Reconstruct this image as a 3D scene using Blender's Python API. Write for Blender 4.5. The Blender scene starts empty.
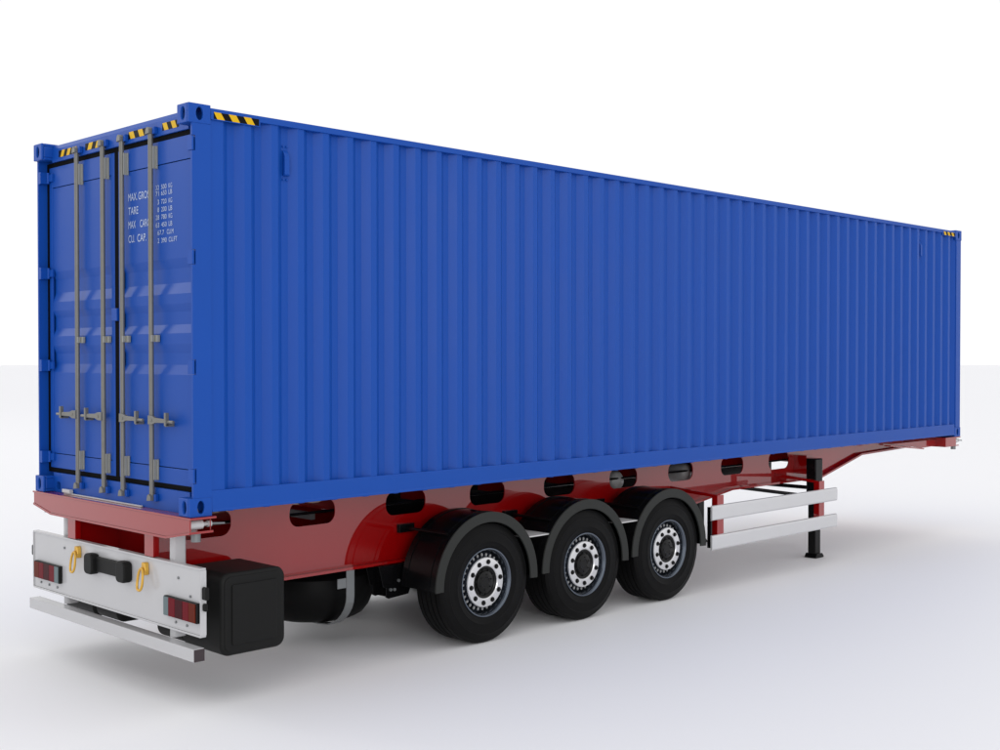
import bpy, bmesh, math, random
from mathutils import Vector, Matrix
random.seed(7)
scene = bpy.context.scene
COL = scene.collection
PI = math.pi
Z0 = 1.355                       # height of the container's underside above the ground

# ------------------------------------------------------------------ camera
YAW, PITCH, FPX = 0.78662, -0.015228, 1213.35
cam_d = bpy.data.cameras.new('camera')
cam = bpy.data.objects.new('camera', cam_d); COL.objects.link(cam)
D = Vector((math.sin(YAW)*math.cos(PITCH), math.cos(YAW)*math.cos(PITCH), math.sin(PITCH)))
R = Vector((math.cos(YAW), -math.sin(YAW), 0)); U = R.cross(D)
cam.matrix_world = Matrix(((R.x, U.x, -D.x, -4.4208), (R.y, U.y, -D.y, -7.4471),
                           (R.z, U.z, -D.z, 1.1189+Z0), (0, 0, 0, 1)))
cam_d.sensor_width = 36.0; cam_d.lens = FPX*36/1000; cam_d.clip_end = 2000
scene.camera = cam

# ------------------------------------------------------------------ white studio surround and key lamp
world = bpy.data.worlds.new('World'); scene.world = world; world.use_nodes = True
bg = world.node_tree.nodes['Background']
bg.inputs[0].default_value = (0.985, 0.985, 1.0, 1); bg.inputs[1].default_value = 1.03
key_d = bpy.data.lights.new('key_softbox', 'AREA'); key_d.shape = 'DISK'; key_d.size = 7.0
key_d.energy = 1300; key_d.color = (1, 0.985, 0.96)
key = bpy.data.objects.new('key_softbox', key_d); COL.objects.link(key)
kdir = Vector((-0.40, 0.82, 0.34)).normalized()
key.location = Vector((4, 1.2, 1.5)) + kdir*45
key.rotation_euler = kdir.to_track_quat('Z', 'Y').to_euler()
fill_d = bpy.data.lights.new('fill_softbox', 'AREA'); fill_d.shape = 'DISK'; fill_d.size = 14.0
fill_d.energy = 3000; fill_d.color = (1, 0.99, 0.98)
fill = bpy.data.objects.new('fill_softbox', fill_d); COL.objects.link(fill)
fdir = Vector((-0.54, -0.83, 0.17)).normalized()
fill.location = Vector((5, 1.2, 1.5)) + fdir*42
fill.rotation_euler = fdir.to_track_quat('Z', 'Y').to_euler()
vs = scene.view_settings
vs.view_transform = 'Standard'; vs.look = 'None'; vs.exposure = 0.0; vs.gamma = 1.0
vs.use_curve_mapping = False

# ------------------------------------------------------------------ materials
def mat(name, col, rough=0.5, metal=0.0, spec=0.5, coat=0.0, coat_r=0.03, coat_ior=1.5, var=0.0, vscale=3.0,
        rvar=0.0, bump=0.0, bscale=60.0, dirt=0.0):
    m = bpy.data.materials.new(name); m.use_nodes = True
    nt = m.node_tree; b = nt.nodes['Principled BSDF']
    b.inputs['Base Color'].default_value = (*col, 1); b.inputs['Roughness'].default_value = rough
    b.inputs['Metallic'].default_value = metal; b.inputs['Specular IOR Level'].default_value = spec
    b.inputs['Coat Weight'].default_value = coat; b.inputs['Coat Roughness'].default_value = coat_r
    b.inputs['Coat IOR'].default_value = coat_ior
    tc = nt.nodes.new('ShaderNodeTexCoord')
    if var > 0 or rvar > 0:
        n = nt.nodes.new('ShaderNodeTexNoise'); n.inputs['Scale'].default_value = vscale
        n.inputs['Detail'].default_value = 6; nt.links.new(tc.outputs['Object'], n.inputs['Vector'])
        if var > 0:
            mx = nt.nodes.new('ShaderNodeMix'); mx.data_type = 'RGBA'
            mx.inputs[6].default_value = (*[c*(1-var) for c in col], 1)
            mx.inputs[7].default_value = (*[min(1, c*(1+var)) for c in col], 1)
            nt.links.new(n.outputs['Fac'], mx.inputs[0]); nt.links.new(mx.outputs[2], b.inputs['Base Color'])
        if rvar > 0:
            mr = nt.nodes.new('ShaderNodeMapRange')
            mr.inputs[3].default_value = rough-rvar; mr.inputs[4].default_value = rough+rvar
            nt.links.new(n.outputs['Fac'], mr.inputs[0]); nt.links.new(mr.outputs[0], b.inputs['Roughness'])
    if bump > 0:
        n2 = nt.nodes.new('ShaderNodeTexNoise'); n2.inputs['Scale'].default_value = bscale
        nt.links.new(tc.outputs['Object'], n2.inputs['Vector'])
        bp = nt.nodes.new('ShaderNodeBump'); bp.inputs['Strength'].default_value = bump; bp.inputs['Distance'].default_value = 0.002
        nt.links.new(n2.outputs['Fac'], bp.inputs['Height']); nt.links.new(bp.outputs[0], b.inputs['Normal'])
    return m
M = dict(
    ground=mat('studio_floor', (0.87, 0.87, 0.885), 0.6, spec=0.3),
    blue=mat('blue_container_paint', (0.0040, 0.062, 0.345), 0.42, spec=0.21, var=0.035, vscale=2.2, rvar=0.05, bump=0.03, bscale=14),
    red=mat('red_gloss_paint', (0.27, 0.0015, 0.002), 0.3, spec=0.08, coat=1.0, coat_r=0.012, coat_ior=1.7, var=0.03),
    white=mat('white_gloss_paint', (0.475, 0.475, 0.485), 0.16, spec=0.45, var=0.015),
    alu=mat('brushed_aluminium_plank', (0.60, 0.60, 0.61), 0.28, metal=0.3, var=0.02, vscale=5),
    zinc=mat('galvanised_steel', (0.165, 0.163, 0.150), 0.42, metal=0.25, var=0.12, vscale=18, bump=0.05),
    zincl=mat('light_galvanised_bracket', (0.27, 0.275, 0.25), 0.5, metal=0.1, var=0.1, vscale=18),
    steel=mat('dull_grey_steel', (0.19, 0.20, 0.205), 0.4, metal=0.4, var=0.1, vscale=10),
    black=mat('black_chassis_paint', (0.0035, 0.0035, 0.004), 0.22, spec=0.18, var=0.1),
    plastic=mat('black_moulded_plastic', (0.0095, 0.0097, 0.0095), 0.5, spec=0.13, bump=0.12, bscale=240, var=0.1),
    lip=mat('grey_rubber_edge', (0.024, 0.0255, 0.024), 0.6, spec=0.2, var=0.08, bump=0.1, bscale=200),
    rubber=mat('tyre_rubber', (0.0050, 0.0050, 0.0052), 0.5, spec=0.08, var=0.25, vscale=9, bump=0.12, bscale=120),
    gasket=mat('black_door_gasket', (0.004, 0.004, 0.0045), 0.8, spec=0.05),
    rim=mat('silver_rim_lacquer', (0.13, 0.15, 0.18), 0.2, metal=0.9, var=0.06),
    disc=mat('bright_hub_disc', (0.66, 0.66, 0.67), 0.28, metal=0.6, var=0.02),
    hub=mat('black_hub', (0.006, 0.006, 0.006), 0.3, spec=0.2),
    gold=mat('yellow_zinc_plating', (0.62, 0.36, 0.05), 0.35, metal=0.35, var=0.1),
    lens_red=mat('red_lens', (0.13, 0.004, 0.010), 0.25, spec=0.06),
    lens_dark=mat('dark_red_lens', (0.045, 0.004, 0.007), 0.25, spec=0.06),
    lens_amber=mat('amber_lens', (0.11, 0.013, 0.004), 0.25, spec=0.06),
    lens_grey=mat('clear_grey_lens', (0.13, 0.17, 0.18), 0.25, spec=0.06),
    s_yel=mat('sticker_yellow', (0.66, 0.40, 0.004), 0.5, spec=0.2),
    s_blk=mat('sticker_black', (0.003, 0.003, 0.003), 0.5, spec=0.1),
    letter=mat('pale_lettering', (0.42, 0.50, 0.68), 0.5),
    cap=mat('dark_end_cap', (0.030, 0.018, 0.022), 0.55, var=0.3, vscale=60),
    tank=mat('pale_grey_tank', (0.30, 0.30, 0.30), 0.35),
    plate=mat('grey_tread_plate', (0.50, 0.50, 0.50), 0.45),
    wood=mat('dark_floor_underside', (0.02, 0.017, 0.015), 0.8),
)

# ------------------------------------------------------------------ mesh builder
class MB:
    def __init__(s): s.v = []; s.f = []; s.mi = []
    def add(s, vs, fs, mi=0):
        o = len(s.v); s.v += [tuple(v) for v in vs]; s.f += [tuple(i+o for i in f) for f in fs]; s.mi += [mi]*len(fs); return s
    def box(s, x0, x1, y0, y1, z0, z1, mi=0):
        if x0 > x1: x0, x1 = x1, x0
        if y0 > y1: y0, y1 = y1, y0
        if z0 > z1: z0, z1 = z1, z0
        vs = [(x, y, z) for z in (z0, z1) for y in (y0, y1) for x in (x0, x1)]
        return s.add(vs, [(0, 2, 3, 1), (4, 5, 7, 6), (0, 1, 5, 4), (2, 6, 7, 3), (0, 4, 6, 2), (1, 3, 7, 5)], mi)
    def prism(s, poly, axis, a0, a1, mi=0):
        def pt(p, a): return {'x': (a, p[0], p[1]), 'y': (p[0], a, p[1]), 'z': (p[0], p[1], a)}[axis]
        n = len(poly); ar = sum(poly[i][0]*poly[(i+1) % n][1]-poly[(i+1) % n][0]*poly[i][1] for i in range(n))
        if ar < 0: poly = poly[::-1]
        if axis == 'y': poly = poly[::-1]
        lo, hi = min(a0, a1), max(a0, a1)
        vs = [pt(p, lo) for p in poly]+[pt(p, hi) for p in poly]
        fs = [tuple(range(n))[::-1], tuple(range(n, 2*n))]+[(i, (i+1) % n, n+(i+1) % n, n+i) for i in range(n)]
        return s.add(vs, fs, mi)
    def cyl(s, p0, p1, r, n=20, r2=None, mi=0):
        p0, p1 = Vector(p0), Vector(p1); a = (p1-p0).normalized(); r2 = r if r2 is None else r2
        u = a.orthogonal().normalized(); w = a.cross(u)
        vs = [p0+(u*math.cos(t)+w*math.sin(t))*r for t in [2*PI*i/n for i in range(n)]]
        vs += [p1+(u*math.cos(t)+w*math.sin(t))*r2 for t in [2*PI*i/n for i in range(n)]]
        return s.add(vs, [tuple(range(n))[::-1], tuple(range(n, 2*n))]+[(i, (i+1) % n, n+(i+1) % n, n+i) for i in range(n)], mi)
    def tube(s, pts, r, n=10, closed=False):
        pts = [Vector(p) for p in pts]; N = len(pts); rings = []
        u = None
        for i, p in enumerate(pts):
            a = (pts[(i+1) % N]-pts[i-1]) if closed else (pts[min(i+1, N-1)]-pts[max(i-1, 0)])
            a.normalize()
            u = (a.orthogonal() if u is None else (u-a*u.dot(a))).normalized(); w = a.cross(u)
            rings.append([p+(u*math.cos(2*PI*k/n)+w*math.sin(2*PI*k/n))*r for k in range(n)])
        fs = []
        for i in range(N if closed else N-1):
            j = (i+1) % N
            fs += [(i*n+k, i*n+(k+1) % n, j*n+(k+1) % n, j*n+k) for k in range(n)]
        if not closed: fs += [tuple(range(n))[::-1], tuple(range((N-1)*n, N*n))]
        return s.add([v for r_ in rings for v in r_], fs)
    def lathe(s, prof, n=64, axis='y', c=(0, 0, 0), closed=False):
        vs = []
        for i in range(n):
            t = 2*PI*i/n; ct, st = math.cos(t), math.sin(t)
            for r, a in prof:
                vs.append((c[0]+r*ct, c[1]+a, c[2]+r*st) if axis == 'y' else (c[0]+r*ct, c[1]+r*st, c[2]+a))
        m = len(prof); fs = []
        for i in range(n):
            j = (i+1) % n
            for k in range(m if closed else m-1):
                l = (k+1) % m
                fs.append((i*m+k, i*m+l, j*m+l, j*m+k) if axis == 'y' else (i*m+k, j*m+k, j*m+l, i*m+l))
        return s.add(vs, fs)
    def mirror(s):                       # to the other side of the vehicle
        s.v = [(x, 2.438-y, z) for x, y, z in s.v]; s.f = [f[::-1] for f in s.f]; return s
    def mesh(s, name, mats, off=(0, 0, 0), smooth=None):
        me = bpy.data.meshes.new(name)
        me.from_pydata([(x-off[0], y-off[1], z-off[2]) for x, y, z in s.v], [], s.f)
        for m in (mats if isinstance(mats, (list, tuple)) else [mats]): me.materials.append(m)
        me.polygons.foreach_set('material_index', s.mi)
        b = bmesh.new(); b.from_mesh(me); bmesh.ops.recalc_face_normals(b, faces=b.faces); b.to_mesh(me); b.free()
        if smooth:
            me.polygons.foreach_set('use_smooth', [True]*len(me.polygons)); me.set_sharp_from_angle(angle=math.radians(smooth))
        me.update(); return me

def off(root):
    while root.parent: root = root.parent
    return (root.location.x, root.location.y, root.location.z-Z0)
def part(name, mb, m, parent, bevel=0.0, smooth=None, seg=2):
    o = bpy.data.objects.new(name, mb.mesh(name, m, off(parent) if parent else (0, 0, -Z0), smooth)); COL.objects.link(o); o.parent = parent
    if bevel:
        md = o.modifiers.new('edge', 'BEVEL'); md.width = bevel; md.segments = seg; md.limit_method = 'ANGLE'; md.angle_limit = math.radians(35)
    return o
def inst(name, me, parent, loc=(0, 0, 0), rot=None, local=False):
    o = bpy.data.objects.new(name, me); COL.objects.link(o); o.parent = parent
    f = (0, 0, 0) if local else off(parent)
    o.location = (loc[0]-f[0], loc[1]-f[1], loc[2]-f[2])
    if rot: o.rotation_euler = rot
    return o
def thing(name, label, cat, loc):
    o = bpy.data.objects.new(name, None); COL.objects.link(o); o.location = loc
    o['label'] = label; o['category'] = cat; o.empty_display_size = 0.3; return o
def lin(a, b, n): return [a+(b-a)*i/(n-1) for i in range(n)]
def rrect(x0, x1, z0, z1, r, n=6):
    r = min(r, (x1-x0)/2-1e-4, (z1-z0)/2-1e-4); out = []
    for cx, cz, a0 in ((x1-r, z1-r, 0), (x0+r, z1-r, 90), (x0+r, z0+r, 180), (x1-r, z0+r, 270)):
        out += [(cx+r*math.cos(math.radians(a0+90*i/n)), cz+r*math.sin(math.radians(a0+90*i/n))) for i in range(n+1)]
    return out
def holed(outline, holes, axis, a0, a1):
    """a plate with real openings: outline and holes as 2-D loops, thickness along the axis"""
    bm = bmesh.new(); edges = []
    for lp in [outline]+holes:
        vs = [bm.verts.new((p[0], 0, p[1])) for p in lp]
        edges += [bm.edges.new((vs[i], vs[(i+1) % len(vs)])) for i in range(len(vs))]
    bmesh.ops.triangle_fill(bm, edges=edges, use_beauty=True)
    bmesh.ops.dissolve_limit(bm, angle_limit=0.01, verts=bm.verts, edges=[e for e in bm.edges if len(e.link_faces) == 2])
    ex = bmesh.ops.extrude_face_region(bm, geom=list(bm.faces))
    for g in ex['geom']:
        if isinstance(g, bmesh.types.BMVert): g.co.y = 1
    bm.verts.index_update()
    mb = MB(); vs = []
    for v in bm.verts:
        a = a0+(a1-a0)*v.co.y; p, q = v.co.x, v.co.z
        vs.append({'x': (a, p, q), 'y': (p, a, q), 'z': (p, q, a)}[axis])
    mb.add(vs, [tuple(v.index for v in f.verts) for f in bm.faces]); bm.free(); return mb

# ================================================================== ground
g = MB(); n = 96
g.add([(5+360*math.cos(2*PI*i/n), 5+360*math.sin(2*PI*i/n), -Z0) for i in range(n)], [tuple(range(n))])
ground = part('ground', g, M['ground'], None); ground['kind'] = 'structure'

# ================================================================== shipping container (12.19 x 2.44 x 2.9 m)
L, W, H = 12.192, 2.438, 2.875
con = thing('shipping_container', 'long corrugated blue shipping container with double doors and yellow-black corner stickers', 'container', (L/2, W/2, Z0))
B = M['blue']

# --- corner castings: blocks with real oval openings
def casting(x_end, y_end, top):
    sx, sy = (1 if x_end == 0 else -1), (1 if y_end == 0 else -1)
    lx, ly, h = 0.178, 0.150, (0.135 if top else 0.130)
    z0, z1 = (H-h, H) if top else (0.0, h)
    x0, x1 = sorted((x_end, x_end+sx*lx)); y0, y1 = sorted((y_end-sy*0.004, y_end+sy*ly)); zc = (z0+z1)/2; t = 0.022
    hx = [(0.029*math.cos(a)*0.95+(x0+x1)/2, zc+0.046*math.sin(a)) for a in lin(0, 2*PI*23/24, 24)]
    hy = [(0.026*math.cos(a)+(y0+y1)/2, zc+0.046*math.sin(a)) for a in lin(0, 2*PI*23/24, 24)]
    ya, yb = (y0, y0+t) if sy > 0 else (y1-t, y1)
    xa, xb = (x0, x0+t) if sx > 0 else (x1-t, x1)
    m = holed([(x0, z0), (x1, z0), (x1, z1), (x0, z1)], [hx], 'y', ya, yb)      # side wall
    yy0, yy1 = (ya+t, y1) if sy > 0 else (y0, ya)
    e = holed([(yy0, z0), (yy1, z0), (yy1, z1), (yy0, z1)], [hy], 'x', xa, xb)  # end wall
    m.add(e.v, e.f)
    xx0, xx1 = (xb, x1) if sx > 0 else (x0, xa)
    m.box(xx0, xx1, yy0, yy1, z0, z0+t); m.box(xx0, xx1, yy0, yy1, z1-t, z1)
    m.box(xx0, xx1, (yy1-t if sy > 0 else yy0), (yy1 if sy > 0 else yy0+t), z0+t, z1-t)
    m.box((xx1-t if sx > 0 else xx0), (xx1 if sx > 0 else xx0+t), (yy0 if sy > 0 else yy0+t), (yy1-t if sy > 0 else yy1), z0+t, z1-t)
    part('corner_casting', m, B, con, 0.006)
for xe in (0, L):
    for ye in (0, W):
        for tp in (True, False): casting(xe, ye, tp)

# --- posts
HZ = (0.285, 1.045, 1.81, 2.60)            # hinge heights
def rear_post(mir):
    m = MB(); z = 0.130; xn = 0.030 if mir else 0.056; tk = 0.020
    for h in HZ+(None,):
        z1 = (H-0.135) if h is None else h-0.054
        m.box(0.030, 0.178, 0.0, tk, z, z1)
        if h is not None: m.box(xn, 0.178, 0.0, tk, h-0.054, h+0.054); z = h+0.054
    m.box(0.131, 0.176, tk, 0.150, 0.130, H-0.135)
    if mir: m.mirror()
    p = part('corner_post', m, B, con)
    for h in HZ:
        k = MB().box(0.027 if mir else 0.030, 0.044, 0.0205 if mir else 0.002, 0.066, h-0.048, h+0.048).box(0.044, 0.1035, 0.030, 0.066, h-0.046, h+0.046)
        if mir: k.mirror()
        part('hinge', k, B, p)
        k = MB().cyl((0.086, 0.078, h-0.044), (0.086, 0.078, h+0.044), 0.012, 14).box(0.088, 0.1035, 0.078, 0.15, h-0.03, h+0.03)
        if mir: k.mirror()
        part('hinge_blade', k, B, p, smooth=40)
rear_post(False); rear_post(True)
for mir in (0, 1):
    m = MB().box(L-0.150, L-0.006, 0.0, 0.05, 0.130, H-0.135).box(L-0.05, L-0.006, 0.05, 0.14, 0.130, H-0.135)
    if mir: m.mirror()
    part('corner_post', m, B, con, 0.005)

# --- corrugated side walls: pressed sheet, 51 troughs
PER, G0, DEP, SL = 0.23168, 0.3155, 0.046, 0.059
def side_sheet(mir):
    prof = [(0.176, 0.012)]
    for k in range(51):
        c = G0+PER*k
        prof += [(c-SL/2, 0.012), (c+SL/2, 0.012+DEP), (c+SL/2+0.058, 0.012+DEP), (c+SL*1.5+0.058, 0.012)]
    prof = [p for p in prof if p[0] < L-0.149]+[(L-0.148, 0.012)]
    m = MB(); N = len(prof); z0, z1 = 0.150, 2.835
    m.add([(x, y, z0) for x, y in prof]+[(x, y, z1) for x, y in prof], [(i, i+1, N+i+1, N+i) for i in range(N-1)])
    if mir: m.mirror()
    return part('corrugated_side_wall', m, B, con)
for mir in (0, 1):
    w = side_sheet(mir)
    m = MB().box(0.178, L-0.178, 0.0, 0.060, 2.812, 2.858)
    if mir: m.mirror()
    part('top_rail', m, B, con, 0.004)
    m = MB().prism([(0.0, 0.046), (0.0, 0.168), (0.006, 0.176), (0.062, 0.176), (0.062, 0.026), (-0.006, 0.026), (-0.006, 0.038)], 'x', 0.178, L-0.178)
    if mir: m.mirror()
    part('bottom_rail', m, B, con, 0.003)
    # gusset plates that carry the stickers
    for xa, xb in ((0.180, 0.585), (L-0.585, L-0.180)):
        m = MB().box(xa, xb, -0.004, 0.012, 2.778, 2.838)
        if mir: m.mirror()
        part('gusset_plate', m, B, con, 0.002)
# vents
def vent(x, z, mir):
    m = MB().prism([(0.053, z-0.095), (0.053, z+0.095), (0.034, z+0.070), (0.022, z+0.045), (0.022, z-0.085), (0.030, z-0.093)], 'x', x-0.022, x+0.022)
    if mir: m.mirror()
    v = part('ventilator', m, B, con, 0.002)
    for dx in (-0.016, 0.016):
        for dz in (-0.122, 0.122):
            k = MB().cyl((x+dx, 0.054, z+dz), (x+dx, 0.046, z+dz), 0.008, 8)
            if mir: k.mirror()
            part('rivet', k, B, v)
for xk in (2, 46):
    for mir in (0, 1): vent(G0+PER*xk+SL/2+0.030, 2.552, mir)

# --- roof, front wall, floor
m = MB(); prof = [(0.10, 2.848)]
k = 0
while 0.25+0.209*k < L-0.25:
    c = 0.25+0.209*k; prof += [(c, 2.848), (c+0.014, 2.830), (c+0.100, 2.830), (c+0.114, 2.848)]; k += 1
prof.append((L-0.06, 2.848)); N = len(prof)
m.add([(x, 0.06, z) for x, z in prof]+[(x, W-0.06, z) for x, z in prof], [(i, i+1, N+i+1, N+i) for i in range(N-1)])
part('roof_sheet', m, B, con)
m = MB(); prof = [(0.14, L-0.02)]
for k in range(8):
    c = 0.22+0.26*k; prof += [(c, L-0.02), (c+0.045, L-0.06), (c+0.13, L-0.06), (c+0.175, L-0.02)]
prof.append((W-0.14, L-0.02)); N = len(prof)
m.add([(x, y, 0.12) for y, x in prof]+[(x, y, 2.82) for y, x in prof], [(i, i+1, N+i+1, N+i) for i in range(N-1)])
part('corrugated_front_wall', m, B, con)
part('front_header', MB().box(L-0.08, L-0.008, 0.15, W-0.15, H-0.12, 2.858), B, con, 0.004)
part('front_sill', MB().box(L-0.08, L-0.008, 0.15, W-0.15, 0.0, 0.12), B, con, 0.004)
part('floor', MB().box(0.13, L-0.09, 0.065, W-0.065, 0.125, 0.150), M['wood'], con)
for k in range(38):
    x = 0.35+0.31*k
    part('floor_cross_member', MB().box(x, x+0.045, 0.063, W-0.063, 0.012, 0.124), B, con)

# --- rear end: header, sill, gasket, doors
part('door_header', MB().prism([(0.090, 2.722), (0.090, 2.826), (0.100, 2.858), (0.20, 2.858), (0.20, 2.722)], 'y', 0.1465, W-0.1465), B, con, 0.003)
sill_h = [rrect(y-0.035, y+0.035, 0.02, 0.085, 0.02) for y in (0.235, W-0.235)]
part('door_sill', holed([(0.1465, 0.0), (W-0.1465, 0.0), (W-0.1465, 0.158), (0.1465, 0.158)], sill_h, 'x', 0.090, 0.128), B, con)
gk = MB().box(0.106, 0.130, 0.021, W-0.021, 2.6845, 2.7215).box(0.106, 0.130, 0.021, W-0.021, 0.159, 0.1955)
gk.box(0.106, 0.130, 0.021, 0.0655, 0.1955, 2.6845).box(0.106, 0.130, 2.3725, W-0.021, 0.1955, 2.6845).box(0.106, 0.130, 1.1905, 1.2525, 0.1955, 2.6845)
part('door_gasket', gk, M['gasket'], con)
DX = 0.104
def zslopes():
    # (z, depth) down the sheet: three pressed horizontal waves
    d = 0.024
    return [(2.512, 0), (1.822, 0), (1.753, d), (1.647, d), (1.569, 0), (1.498, 0), (1.441, d), (1.349, d), (1.286, 0),
            (1.208, 0), (1.144, d), (1.059, d), (0.988, 0), (0.318, 0)]
def door(y0, y1):
    st = 0.052
    f = MB()
    f.box(DX, 0.117, y0, y0+st, 0.196, 2.684).box(DX, 0.117, y1-st, y1, 0.196, 2.684)
    f.box(DX, 0.117, y0+st, y1-st, 2.518, 2.684).box(DX, 0.117, y0+st, y1-st, 0.196, 0.312)
    d = part('door', f, B, con, 0.002)
    zs = zslopes(); m = MB(); N = len(zs); xx = DX+0.004
    m.add([(xx+e*0.9, y0+st, z) for z, e in zs]+[(xx+e*0.9, y1-st, z) for z, e in zs], [(i, i+1, N+i+1, N+i) for i in range(N-1)])
    part('corrugated_panel', m, B, d)
    return d
door_l = door(1.253, 2.372); door_r = door(0.066, 1.190)
part('door_lock_plate', MB().box(0.078, 0.103, 1.178, 1.262, 1.392, 1.488), B, con, 0.004)

# --- lettering on the right-hand door
def word(txt, y_left, z_base, width, height):
    cu = bpy.data.curves.new('t', 'FONT'); cu.body = txt; cu.extrude = 0.0
    to = bpy.data.objects.new('t', cu); COL.objects.link(to); bpy.context.view_layer.update()
    me = bpy.data.meshes.new_from_object(to.evaluated_get(bpy.context.evaluated_depsgraph_get()))
    bpy.data.objects.remove(to); bpy.data.curves.remove(cu)
    xs = [v.co.x for v in me.vertices]; ys = [v.co.y for v in me.vertices]; ox, oy = min(xs), 0.0
    sx, sy = width/(max(xs)-ox), height/max(ys); f = off(con)
    for v in me.vertices:
        x, y = (v.co.x-ox)*sx, (v.co.y-oy)*sy
        v.co = (DX+0.0015-f[0], y_left-x-f[1], z_base+y-f[2])
    me.materials.clear(); me.materials.append(M['letter'])
    o = bpy.data.objects.new('lettering', me); COL.objects.link(o); o.parent = door_r
def lettering(txt, y_left, z_base, pitch, height):
    i = 0
    for w in txt.split(' '):
        if w: word(w, y_left-i*pitch, z_base, (len(w)-0.12-0.4*w.count('.'))*pitch, height)
        i += len(w)+1
for zb, ws in ((2.292, (('MAX.', 0), ('GROSS', 0.153))), (2.188, (('TARE', 0),)), (2.084, (('MAX', 0), ('CARGO', 0.176))), (1.978, (('CU.', 0), ('CAP.', 0.135)))):
    for w, o_ in ws: lettering(w, 1.040-o_, zb, 0.0385, 0.056)
for i, (txt, pt) in enumerate((('32 500 KG', 0.0262), ('71 650 LB', 0.0262), (' 3 720 KG', 0.0262), (' 8 200 LB', 0.0262),
                               ('28 780 KG', 0.0262), ('63 450 LB', 0.0262), (' 67.7 CU.M', 0.0262), (' 2 390 CU.FT', 0.0262))):
    lettering(txt, 0.632, (2.337, 2.292, 2.230, 2.174, 2.119, 2.063, 2.006, 1.948)[i], pt, 0.034)

# --- locking bars with cams, brackets and handles
BX = 0.066
def locking_bar(y, hs):
    b = part('locking_bar', MB().cyl((BX, y, 0.075), (BX, y, 2.775), 0.0185, 18), M['zinc'], con, smooth=40)
    for z in (0.085, 2.765):                                  # cam and keeper at each end
        s = 1 if z < 1 else -1
        part('cam', MB().prism([(y-0.028, z-0.020), (y+0.030, z-0.026), (y+0.020, z+0.014), (y, z+0.028), (y-0.022, z+0.014)], 'x', BX-0.030, BX+0.012), M['zinc'], b, 0.003)
        part('cam_keeper', MB().box(0.060, 0.089, y-0.062, y-0.032, z-0.026, z+0.026).box(0.060, 0.089, y+0.034, y+0.050, z-0.022, z+0.022), B, b, 0.004)
    for z0, z1 in ((2.490, 2.655), (0.215, 0.365)):           # long guide brackets
        part('guide_bracket', MB().box(0.090, DX-0.0005, y-0.040, y-0.020, z0, z1).box(0.066, 0.090, y-0.029, y-0.020, z0, z1), M['zincl'], b, 0.002)
    part('guide_bracket', MB().box(0.078, DX-0.0005, y-0.062, y-0.012, 1.226, 1.276).box(0.050, 0.078, y-0.034, y-0.019, 1.226, 1.276), M['zincl'], b, 0.004)
    zc = 0.655                                                # lever
    lv = MB().prism([(y-hs*0.010, zc-0.032), (y+hs*0.050, zc-0.031), (y+hs*0.095, zc-0.017), (y+hs*0.235, zc-0.015), (y+hs*0.235, zc+0.013),
                     (y+hs*0.095, zc+0.018), (y+hs*0.050, zc+0.031), (y-hs*0.010, zc+0.033)], 'x', BX-0.028, BX-0.006)
    lv.cyl((BX-0.016, y+hs*0.22, zc-0.003), (BX-0.016, y+hs*0.335, zc-0.005), 0.0115, 12)
    lv.cyl((BX-0.032, y+hs*0.042, zc), (BX+0.002, y+hs*0.042, zc), 0.012, 12)
    h = part('lever_handle', lv, M['zinc'], b, 0.003)
    part('handle_catch', MB().box(BX-0.036, BX-0.006, y+hs*0.236, y+hs*0.258, zc-0.034, zc+0.060).box(BX-0.03, DX-0.0005, y+hs*0.236, y+hs*0.258, zc-0.040, zc-0.018), M['zinc'], b, 0.003)
for y, s in ((1.804, 1), (1.371, 1), (1.067, -1), (0.634, -1)): locking_bar(y, s)

# --- warning stickers
def sticker(kind, a0, a1, z0, z1, plane, lean, n):
    m = MB()
    def P(a, z, e): return (a, plane-e, z) if kind == 'side' else (plane-e, a, z)
    def quad(q, e, mi): m.add([P(a, z, e) for a, z in q], [(0, 1, 2, 3)], mi)
    quad([(a0, z0), (a1, z0), (a1, z1), (a0, z1)], 0.0012, 0)
    st = (a1-a0)/n; dx = lean*(z1-z0)*0.9
    for i in range(n):
        c = a0+st*(i+0.22)
        q = [(c, z0), (c+st*0.5, z0), (c+st*0.5+dx, z1), (c+dx, z1)]
        q = [(min(a1, max(a0, a)), z) for a, z in q]; quad(q, 0.0018, 1)
    return part('warning_sticker', m, [M['s_blk'], M['s_yel']], con)
sticker('side', 0.200, 0.575, 2.784, 2.832, -0.004, -0.75, 3)
sticker('side', L-0.560, L-0.200, 2.784, 2.832, -0.004, -0.75, 3)
for a, b, ln, ns in ((1.845, 2.165, -0.6, 3), (1.440, 1.700, -0.6, 2), (0.735, 1.005, 0.6, 2), (0.275, 0.505, 0.6, 2)):
    sticker('rear', a, b, 2.752, 2.806, 0.090, ln, ns)

# ================================================================== container semi-trailer
tr = thing('container_trailer', 'glossy red three-axle trailer chassis with white rear bumper under the blue container', 'trailer', (6.0, W/2, 0.0))
RED = M['red']
def both(name, fn, m, bevel=0, smooth=None, parent=None):
    out = []
    for mir in (0, 1):
        k = fn()
        if mir: k.mirror()
        out.append(part(name, k, m, parent[mir] if parent else tr, bevel, smooth))
    return out

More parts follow.
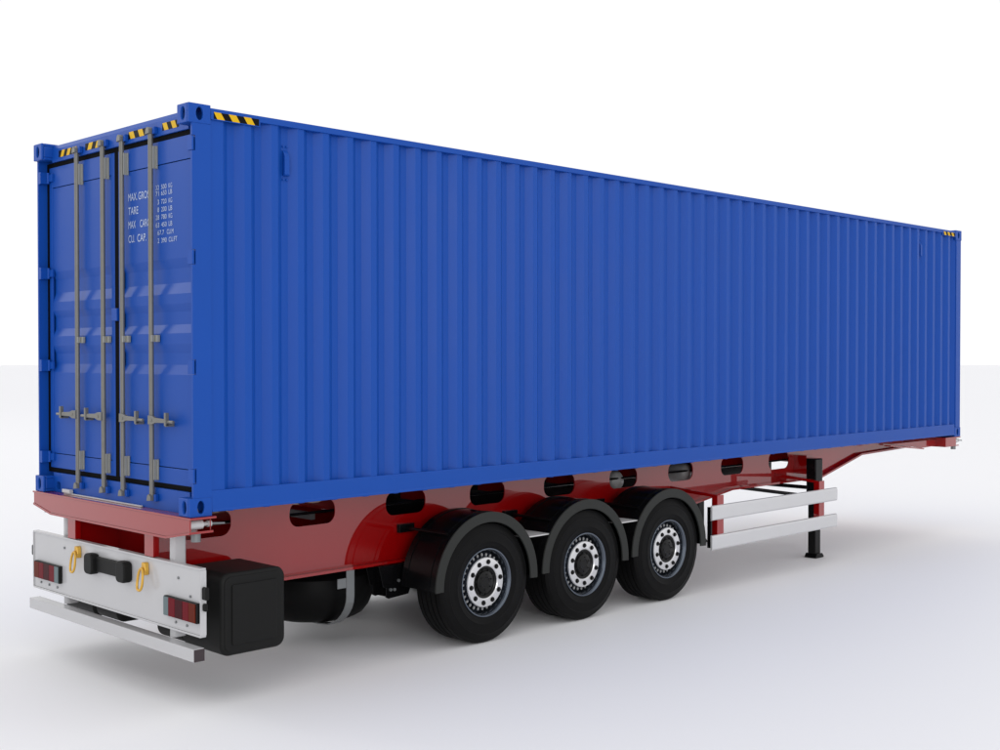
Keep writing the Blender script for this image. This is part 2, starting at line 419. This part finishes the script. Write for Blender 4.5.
# --- main beams
low = [(0.072, -0.635), (5.70, -0.635), (7.40, -0.405), (9.38, -0.405), (10.42, -0.172), (12.02, -0.135)]
outline = low+[(12.02, -0.022), (0.072, -0.022)]
slots = [rrect(0.262+k*0.9985, 0.262+k*0.9985+0.455, -0.255, -0.050, 0.088, 8) for k in range(9)]
beams = both('main_beam', lambda: holed(outline, slots, 'y', 0.604, 0.616), RED)
def bflange():
    m = MB()
    for (x0, z0), (x1, z1) in zip(low[:-1], low[1:]):
        m.prism([(x0, z0), (x1, z1), (x1, z1-0.022), (x0, z0-0.022)], 'y', 0.540, 0.680)
    return m
both('bottom_flange', bflange, RED, parent=beams)
both('top_flange', lambda: MB().box(0.072, 12.02, 0.540, 0.680, -0.021, -0.005), RED, parent=beams)
both('beam_end_post', lambda: MB().box(0.022, 0.0715, 0.540, 0.668, -0.338, -0.174), RED, 0.002, parent=beams)
for k in range(9):                                            # cross members between the beams
    x = 0.90+0.9985*k
    part('cross_member', MB().box(x, x+0.07, 0.618, W-0.618, -0.20, -0.03), RED, tr, 0.004)
part('cross_member', MB().box(0.42, 0.434, 0.618, W-0.618, -0.60, -0.03), RED, tr)

# --- rear bolster: C-section with open ends
bol = part('rear_bolster', MB().box(-0.012, 0.196, -0.030, W+0.030, -0.016, -0.001), RED, tr, 0.003)
ch = [(-0.012, -0.017), (W+0.012, -0.017), (W+0.012, -0.098), (2.135, -0.156), (0.303, -0.156), (-0.012, -0.098)]
part('bolster_face', MB().prism(ch, 'x', -0.008, 0.004), RED, bol)
fl = [(W+0.016, -0.099), (2.135, -0.157), (0.303, -0.157), (-0.016, -0.099)]
m = MB()
for (y0, z0), (y1, z1) in zip(fl[:-1], fl[1:]): m.prism([(y0, z0), (y1, z1), (y1, z1-0.016), (y0, z0-0.016)], 'x', -0.014, 0.178)
part('bolster_bottom_plate', m, RED, bol)
part('bolster_face', MB().prism([(p[0] if 0.2 < p[0] < 2.2 else (0.30 if p[0] < 1 else W-0.30), p[1]) for p in ch], 'x', 0.16, 0.172), RED, bol)
for yy in (-0.008, W+0.002): part('end_rib', MB().box(0.157, 0.163, yy, yy+0.006, -0.097, -0.018), RED, bol)
def twist_lock(x, mir, s=1):
    m = MB().cyl((x, 0.036, -0.058), (x+s*0.105, 0.036, -0.058), 0.034, 20)
    m.cyl((x+s*0.105, 0.036, -0.058), (x+s*0.150, 0.036, -0.058), 0.015, 14).cyl((x+s*0.150, 0.036, -0.058), (x+s*0.178, 0.036, -0.058), 0.023, 14)
    if mir: m.mirror()
    t = part('twist_lock', m, M['white'], tr, smooth=40)
    m = MB().cyl((x+s*0.178, 0.036, -0.058), (x+s*0.290, 0.036, -0.066), 0.008, 10)
    if mir: m.mirror()
    part('lock_rod', m, M['steel'], t, smooth=40)
    m = MB().cyl((x+s*0.075, 0.060, -0.180), (x+s*0.075, 0.060, -0.118), 0.034, 16)
    if mir: m.mirror()
    part('lock_nut', m, M['steel'], t, smooth=40)
    m = MB().cyl((x+s*0.078, 0.074, 0.0), (x+s*0.078, 0.074, 0.052), 0.030, 16, r2=0.018)
    if mir: m.mirror()
    part('lock_head', m, M['tank'], t, smooth=40)
for mir in (0, 1): twist_lock(0.010, mir)
m = MB().box(0.066, 0.084, 0.80, 2.06, 0.0, 0.011)
st = part('container_stop', m, M['white'], tr, 0.002)
part('stop_block', MB().box(0.052, 0.086, 1.93, 2.065, 0.0112, 0.040), M['white'], st, 0.004)

# --- front bolster
fb = part('front_bolster', MB().box(11.72, 12.185, -0.010, W+0.010, -0.016, -0.001), RED, tr, 0.002)
part('bolster_face', MB().prism([(0.0, -0.017), (W, -0.017), (W, -0.115), (0.0, -0.115)], 'x', 11.74, 11.752), RED, fb)
part('bolster_bottom_plate', MB().box(11.74, 12.15, 0.0, W, -0.130, -0.1155), RED, fb)
both('bolster_end', lambda: MB().box(11.753, 12.06, 0.0, 0.010, -0.115, -0.017), RED, parent=[fb, fb])
for mir in (0, 1): twist_lock(12.03, mir)
both('gooseneck_gusset', lambda: MB().prism([(10.45, -0.03), (11.74, -0.03), (11.74, -0.115), (11.3, -0.128)], 'y', 0.14, 0.15), RED)
both('gooseneck_flange', lambda: MB().prism([(10.35, -0.04), (11.3, -0.128), (11.3, -0.142), (10.35, -0.054)], 'y', 0.10, 0.19), RED)

# --- rear panel, posts and underrun bar
pan = part('rear_panel', MB().box(0.030, 0.060, -0.094, W+0.094, -0.810, -0.356), M['white'], tr, 0.003)
m = MB()   # folded rim round the panel
PY0, PY1, PZ0, PZ1 = -0.097, W+0.097, -0.813, -0.353
m.box(0.020, 0.068, PY0, PY1, PZ1-0.004, PZ1+0.010).box(0.020, 0.068, PY0, PY1, PZ0-0.010, PZ0+0.004)
m.box(0.020, 0.068, PY0-0.006, PY0+0.004, PZ0+0.004, PZ1-0.004).box(0.020, 0.068, PY1-0.004, PY1+0.006, PZ0+0.004, PZ1-0.004)
part('panel_rim', m, M['white'], pan, 0.002)
for y, z in ((1.97, -0.430), (0.20, -0.445), (0.04, -0.555), (2.40, -0.764), (2.25, -0.766), (2.10, -0.768), (0.235, -0.764), (0.085, -0.766)):
    part('screw', MB().cyl((0.030, y, z), (0.022, y, z), 0.010, 8), M['steel'], pan)
both('support_post', lambda: MB().prism(rrect(0.070, 0.185, 0.345, 0.412, 0.028, 5), 'z', -0.900, -0.172), M['white'], smooth=50)
ub = part('underrun_bar', MB().box(-0.020, 0.068, -0.076, W+0.076, -0.991, -0.901), M['white'], tr, 0.006, seg=3)
for mir in (0, 1):
    k = MB().box(-0.017, 0.065, -0.084, -0.0765, -0.988, -0.904)
    if mir: k.mirror()
    part('end_cap', k, M['cap'], ub, 0.002)

# --- tail lamps
def tail_lamp(y_in, y_out):
    s = 1 if y_out > y_in else -1; z0, z1 = -0.722, -0.590
    h = part('tail_lamp', MB().box(0.000, 0.0295, y_in-s*0.008, y_out, z0-0.005, z1+0.005), M['plastic'], pan, 0.006)
    t = abs(y_out-y_in); a = 0.0
    for fr, mt in ((0.155, 'lens_grey'), (0.205, 'lens_red'), (0.235, 'lens_dark'), (0.185, 'lens_red'), (0.200, 'lens_amber')):
        y0 = y_in+s*(a*t+0.001); y1 = y_in+s*((a+fr)*t-0.001); a += fr
        part('lens', MB().box(-0.007, -0.0005, y0, y1, z0, z1), M[mt], h, 0.002)
tail_lamp(0.352, -0.084); tail_lamp(W-0.418, W+0.036)
both('side_marker', lambda: MB().prism(rrect(0.030, 0.062, -0.560, -0.470, 0.014), 'y', -0.150, -0.104), M['plastic'], 0.004)
part('side_marker', MB().prism(rrect(0.034, 0.064, -0.640, -0.585, 0.014), 'y', -0.130, -0.104), M['plastic'], tr, 0.004)

# --- gold shackles and the black centre handle on the panel
def shackle(y):
    zt = -0.385
    s = part('shackle', MB().prism([(y-0.020, zt), (y+0.020, zt), (y+0.030, zt-0.055), (y+0.026, zt-0.092), (y-0.026, zt-0.092), (y-0.030, zt-0.055)], 'x', -0.008, 0.0295), M['gold'], pan, 0.006)
    pts = []
    for t in lin(0, 2*PI*35/36, 36):
        c, sn = math.cos(t), math.sin(t)
        pts.append((-0.018-0.022*(1-sn)/2, y+0.036*math.copysign(abs(c)**0.75, c)*(1-0.15*sn), zt-0.122+0.078*math.copysign(abs(sn)**0.85, sn)))
    part('loop', MB().tube(pts, 0.0095, 10, closed=True), M['gold'], s, smooth=60)
    part('bolt', MB().cyl((-0.016, y, zt-0.045), (-0.008, y, zt-0.045), 0.013, 6), M['gold'], s)
shackle(1.705); shackle(0.640)
hb = part('rubber_buffer', MB().box(-0.006, 0.0295, 0.93, 1.44, -0.545, -0.428), M['plastic'], pan, 0.010)
for a, b in ((0.858, 0.995), (1.370, 1.505)):
    part('buffer_end', MB().prism(rrect(a, b, -0.568, -0.408, 0.040), 'x', -0.042, 0.0293), M['plastic'], hb, 0.014, seg=3)

# --- storage boxes behind the panel
boxes = both('storage_box', lambda: MB().prism(rrect(0.245, 0.792, -1.018, -0.425, 0.075, 8), 'y', -0.004, 0.530), M['plastic'], 0.022, 40)
both('box_base', lambda: MB().prism(rrect(0.255, 0.780, -1.010, -0.690, 0.075, 8), 'y', 0.5305, 0.925), M['plastic'], 0.03, 40, parent=boxes)
both('box_lid', lambda: MB().prism(rrect(0.272, 0.766, -0.992, -0.450, 0.060, 8), 'y', -0.010, 0.004), M['plastic'], 0.008, parent=boxes)
both('lid_panel', lambda: MB().prism(rrect(0.330, 0.712, -0.940, -0.508, 0.014), 'y', -0.020, -0.0095), M['plastic'], 0.006, parent=boxes)

# --- wheels
R_T = 0.523
def tyre_profile(w=0.375):
    p = [(0.288, 0.030), (0.300, 0.016), (0.330, 0.006), (0.352, 0.003), (0.356, 0.000), (0.362, 0.003), (0.410, 0.001), (0.440, 0.004), (0.444, 0.001), (0.450, 0.005), (0.488, 0.018), (0.500, 0.024),
         (0.504, 0.022), (0.512, 0.030), (R_T, 0.045)]
    y = 0.045
    for g in (0.098, 0.160, 0.218, 0.280):
        p += [(R_T, g-0.007), (R_T-0.013, g-0.005), (R_T-0.013, g+0.005), (R_T, g+0.007)]
    p += [(R_T, w-0.045), (0.500, w-0.022), (0.440, w), (0.352, w), (0.288, w-0.03)]
    return p
def tread_blocks():
    return MB()
tyre_me = MB().lathe(tyre_profile(), 96, closed=True).mesh('tyre', M['rubber'], smooth=32)
rim_me = MB().lathe([(0.290, 0.032), (0.300, 0.020), (0.296, 0.010), (0.286, 0.010), (0.278, 0.022), (0.268, 0.050), (0.264, 0.135), (0.256, 0.150),
                     (0.243, 0.140), (0.226, 0.070), (0.2165, 0.036)], 96).mesh('rim', M['rim'], smooth=35)
barrel = MB().lathe([(0.2885, 0.33), (0.26, 0.30), (0.26, 0.152)], 64).mesh('rim_barrel', M['rim'], smooth=35)
disc_me = MB().lathe([(0.2165, 0.036), (0.212, 0.027), (0.204, 0.024), (0.146, 0.024), (0.139, 0.030), (0.139, 0.05)], 80).mesh('hub_disc', M['disc'], smooth=30)
hm = MB().lathe([(0.1385, 0.060), (0.137, 0.034), (0.130, 0.030), (0.120, 0.034), (0.112, 0.046), (0.100, 0.046), (0.094, 0.030), (0.085, 0.024), (0.048, 0.022), (0.042, 0.028), (0.0005, 0.028)], 56)
for k in range(10):
    a = 2*PI*k/10; hm.cyl((0.106*math.cos(a), 0.048, 0.106*math.sin(a)), (0.106*math.cos(a), 0.036, 0.106*math.sin(a)), 0.008, 6)
for k in range(6):
    a = 2*PI*k/6+0.3; hm.cyl((0.067*math.cos(a), 0.024, 0.067*math.sin(a)), (0.067*math.cos(a), 0.016, 0.067*math.sin(a)), 0.007, 6)
hub_me = hm.mesh('hub_cap', M['hub'], smooth=35)
nut_me = MB().cyl((0, 0.026, 0), (0, 0.018, 0), 0.0215, 16).cyl((0, 0.018, 0), (0, 0.007, 0), 0.0155, 6, r2=0.014).mesh('wheel_nut', M['hub'])
bead_me = MB().cyl((0, 0, -0.012), (0, 0, 0.010), 0.0105, 10).cyl((0, 0, 0.010), (0, 0, 0.018), 0.0105, 10, r2=0.005).mesh('stud', M['tank'], smooth=50)
def wheel(x, mir):
    w = bpy.data.objects.new('wheel', None); COL.objects.link(w); w.parent = tr; w.empty_display_size = 0.2
    f = off(tr); w.location = (x-f[0], (W if mir else 0.0)-f[1], -0.832-f[2])
    w.rotation_euler = (0, 0, PI if mir else 0)
    sp = random.uniform(0, 6.28)
    for nm, me in (('tyre', tyre_me), ('rim', rim_me), ('rim_barrel', barrel), ('hub_disc', disc_me), ('hub_cap', hub_me)): inst(nm, me, w, local=True, rot=(0, sp, 0))
    for k in range(10):
        a = 2*PI*k/10+sp; inst('wheel_nut', nut_me, w, (0.177*math.cos(a), 0, 0.177*math.sin(a)), local=True)
    for k in range(28):
        a = 2*PI*k/28+sp; inst('stud', bead_me, w, (0.231*math.cos(a), 0.072, 0.231*math.sin(a)), rot=(0, PI/2-a, 0), local=True)
AX = (2.895, 4.190, 5.475)
for x in AX:
    for mir in (0, 1): wheel(x, mir)

# --- axles and suspension
for x in AX:
    part('axle', MB().cyl((x, 0.10, -0.832), (x, W-0.10, -0.832), 0.065, 20), M['black'], tr, smooth=40)
    for mir in (0, 1):
        def mk(nm, k, mt, bv=0, sm=None, par=tr):
            if mir: k.mirror()
            return part(nm, k, mt, par, bv, sm)
        mk('brake_drum', MB().cyl((x, 0.300, -0.832), (x, 0.46, -0.832), 0.21, 32), M['black'], 0, 40)
        hg = mk('hanger_bracket', MB().prism([(x-0.80, -0.658), (x-0.42, -0.658), (x-0.40, -0.80), (x-0.47, -0.93), (x-0.69, -0.945), (x-0.72, -0.93), (x-0.72, -0.85), (x-0.75, -0.84)], 'y', 0.500, 0.514)
                .prism([(x-0.80, -0.658), (x-0.42, -0.658), (x-0.40, -0.80), (x-0.47, -0.93), (x-0.69, -0.945), (x-0.72, -0.93), (x-0.72, -0.85), (x-0.75, -0.84)], 'y', 0.680, 0.694)
                .box(x-0.70, x-0.66, 0.514, 0.680, -0.93, -0.66), M['black'], 0.003)
        for bx, bz in ((-0.675, -0.868), (-0.632, -0.872), (-0.585, -0.80)):
            mk('bolt', MB().cyl((x+bx, 0.500, bz), (x+bx, 0.486, bz), 0.0135, 8), M['steel'], par=hg)
        mk('trailing_arm', MB().prism([(x-0.60, -0.80), (x-0.60, -0.88), (x-0.1, -0.80), (x+0.35, -0.86), (x+0.35, -0.80), (x+0.05, -0.70), (x-0.1, -0.72)], 'y', 0.545, 0.635), M['black'], 0.006)
        mk('air_spring', MB().lathe([(0.001, -0.80), (0.11, -0.80), (0.13, -0.77), (0.125, -0.735), (0.135, -0.71), (0.12, -0.675), (0.11, -0.66), (0.001, -0.66)], 28, 'z', (x+0.36, 0.60, 0)), M['rubber'], 0, 40)
        mk('shock_absorber', MB().cyl((x-0.02, 0.70, -0.80), (x-0.32, 0.70, -0.67), 0.032, 14), M['black'], 0, 40)

# --- mudguards with grey rubber lip, rods and clamps
def arc(r0, r1, y0, y1, a0, a1, x, n=40):
    m = MB(); vs = []
    for t in lin(a0, a1, n):
        c, s = math.cos(t), math.sin(t)
        for r, y in ((r0, y0), (r1, y0), (r1, y1), (r0, y1)): vs.append((x+r*c, y, -0.832+r*s))
    fs = [(i*4+k, i*4+(k+1) % 4, i*4+4+(k+1) % 4, i*4+4+k) for i in range(n-1) for k in range(4)]+[(0, 1, 2, 3), ((n-1)*4+3, (n-1)*4+2, (n-1)*4+1, (n-1)*4)]
    return m.add(vs, fs)
for x in AX:
    mg = both('mudguard', lambda: arc(0.600, 0.607, 0.004, 0.430, -0.03, PI+0.01, x), M['black'], smooth=40)
    both('mudguard_lip', lambda: arc(0.524, 0.613, -0.016, 0.003, -0.05, PI+0.02, x), M['lip'], 0.004, 40, parent=mg)
    for rr, y0 in ((0.6085, 0.07), (0.6085, 0.36)):
        both('mudguard_rib', lambda: arc(0.6075, 0.613, y0, y0+0.02, 0.05, PI-0.05, x), M['black'], 0, 40, parent=mg)
    both('support_rod', lambda: MB().cyl((x-0.43, 0.36, -0.372), (x-0.43, 0.603, -0.372), 0.014, 10).cyl((x-0.43, 0.05, -0.372), (x-0.43, 0.36, -0.372), 0.014, 10), M['black'], 0, 40, parent=mg)
    both('rod_clamp', lambda: MB().box(x-0.515, x-0.345, 0.560, 0.6035, -0.408, -0.335), M['black'], 0.004, parent=mg)
for x0, x1 in ((3.385, 3.705), (4.680, 4.990)):
    both('linking_plate', lambda: MB().box(x0, x1, 0.010, 0.45, -0.500, -0.488), M['plate'], 0.002)

# --- spare wheel in its carrier below the frame
sp = bpy.data.objects.new('spare_wheel', None); COL.objects.link(sp); sp.parent = tr; f = off(tr)
sp.location = (1.95-f[0], 1.219-f[1], -0.715-f[2]); sp.rotation_euler = (-PI/2, 0, 0)
sp_me = MB().lathe([(0.29, 0.03), (0.35, 0.0), (0.46, 0.01), (0.515, 0.05), (0.528, 0.12), (0.524, 0.19), (0.508, 0.26), (0.478, 0.33), (0.43, 0.39), (0.36, 0.425), (0.28, 0.43), (0.26, 0.40), (0.26, 0.06)], 72, closed=True).mesh('spare_tyre', M['rubber'], smooth=40)
for nm, me in (('tyre', sp_me), ('rim', rim_me), ('rim_barrel', barrel), ('hub_disc', disc_me)): inst(nm, me, sp, local=True)
def strap():
    pts = [(0.545, -0.660), (0.545, -0.880), (0.552, -0.930), (0.575, -0.985), (0.615, -1.04), (0.67, -1.09), (0.74, -1.13), (0.82, -1.155), (0.95, -1.165), (1.219, -1.165)]
    m = MB(); vs = []
    for i, (y, z) in enumerate(pts):
        a = pts[min(i+1, len(pts)-1)]; b = pts[max(i-1, 0)]; t = Vector((a[0]-b[0], a[1]-b[1])).normalized(); nrm = (t.y*0.010, -t.x*0.010)
        for xx, e in ((1.79, 0), (1.87, 0), (1.87, 1), (1.79, 1)): vs.append((xx, y+nrm[0]*e*-1, z+nrm[1]*e*-1))
    n = len(pts)
    return m.add(vs, [(i*4+k, i*4+(k+1) % 4, i*4+4+(k+1) % 4, i*4+4+k) for i in range(n-1) for k in range(4)]+[(0, 1, 2, 3), ((n-1)*4+3, (n-1)*4+2, (n-1)*4+1, (n-1)*4)])
cs = both('carrier_strap', strap, M['steel'])
both('strap_bracket', lambda: MB().box(1.70, 1.788, 0.548, 0.558, -0.80, -0.72), M['steel'], parent=cs)

# --- air tanks, pipes and an added slot blocker between the beams
part('slot_blocker', MB().box(2.60, 9.20, 1.16, 1.24, -0.42, -0.06), M['black'], tr, 0.01)  # black box added to shut off the bright view through the far slots
for x, y in ((5.55, 0.72), (6.78, 0.72)):
    part('air_tank', MB().lathe([(0.001, -0.02), (0.08, 0.0), (0.105, 0.03), (0.105, 0.34), (0.08, 0.37), (0.001, 0.39)], 24, 'y', (x, y, -0.20)), M['tank'], tr, smooth=40)
for yy, zz in ((0.72, -0.17), (1.60, -0.10)):
    part('air_line', MB().cyl((0.45, yy, zz), (9.0, yy, zz), 0.012, 8), M['black'], tr, smooth=40)
part('tie_bar', MB().box(1.69, 1.73, 0.90, 1.6, -0.26, -0.20), M['steel'], tr)

# --- side guards
for z0, z1 in ((-0.612, -0.452), (-0.926, -0.766)):
    both('guard_rail', lambda: MB().prism([(-0.034, z0+0.006), (-0.040, z0+0.02), (-0.040, z1-0.02), (-0.034, z1-0.006), (-0.016, z1), (-0.016, z0)], 'x', 6.165, 8.745), M['alu'], 0.002)
for x in (6.290, 8.365):
    gp = both('guard_post', lambda: MB().box(x, x+0.115, -0.0155, -0.004, -0.915, -0.355).box(x, x+0.012, -0.004, 0.055, -0.915, -0.37), RED)
    both('guard_arm', lambda: MB().prism([(-0.004, -0.378), (-0.004, -0.355), (0.6035, -0.300), (0.6035, -0.345)], 'x', x+0.004, x+0.040), RED, parent=gp)
both('guard_spacer', lambda: MB().box(6.172, 6.195, -0.0155, 0.03, -0.90, -0.47), M['black'])

# --- landing legs
lx, ly = 8.80, 0.285
legs = both('landing_leg', lambda: MB().box(lx, lx+0.165, ly, ly+0.135, -0.62, -0.135), M['black'], 0.012)
both('inner_tube', lambda: MB().box(lx+0.02, lx+0.145, ly+0.016, ly+0.119, -1.31, -0.55), M['black'], 0.008, parent=legs)
both('foot', lambda: MB().prism([(lx-0.012, -1.355), (lx+0.177, -1.355), (lx+0.177, -1.338), (lx+0.145, -1.30), (lx+0.02, -1.30), (lx-0.012, -1.338)], 'y', ly-0.012, ly+0.147), M['black'], 0.005, parent=legs)
both('leg_bracket', lambda: MB().box(lx+0.01, lx+0.155, ly+0.136, 0.6035, -0.33, -0.10), RED)
part('leg_cross_shaft', MB().cyl((lx+0.08, ly+0.135, -0.50), (lx+0.08, W-ly-0.135, -0.50), 0.024, 12), M['black'], tr, smooth=40)
both('leg_stay', lambda: MB().cyl((lx+0.02, ly+0.08, -0.60), (lx-1.15, 0.60, -0.42), 0.022, 10), M['black'], smooth=40)

# ------------------------------------------------------------------ render set-up
scene.render.engine = 'CYCLES'
scene.render.resolution_x, scene.render.resolution_y = 1024, 768
scene.cycles.max_bounces = 10; scene.cycles.diffuse_bounces = 5; scene.cycles.glossy_bounces = 5
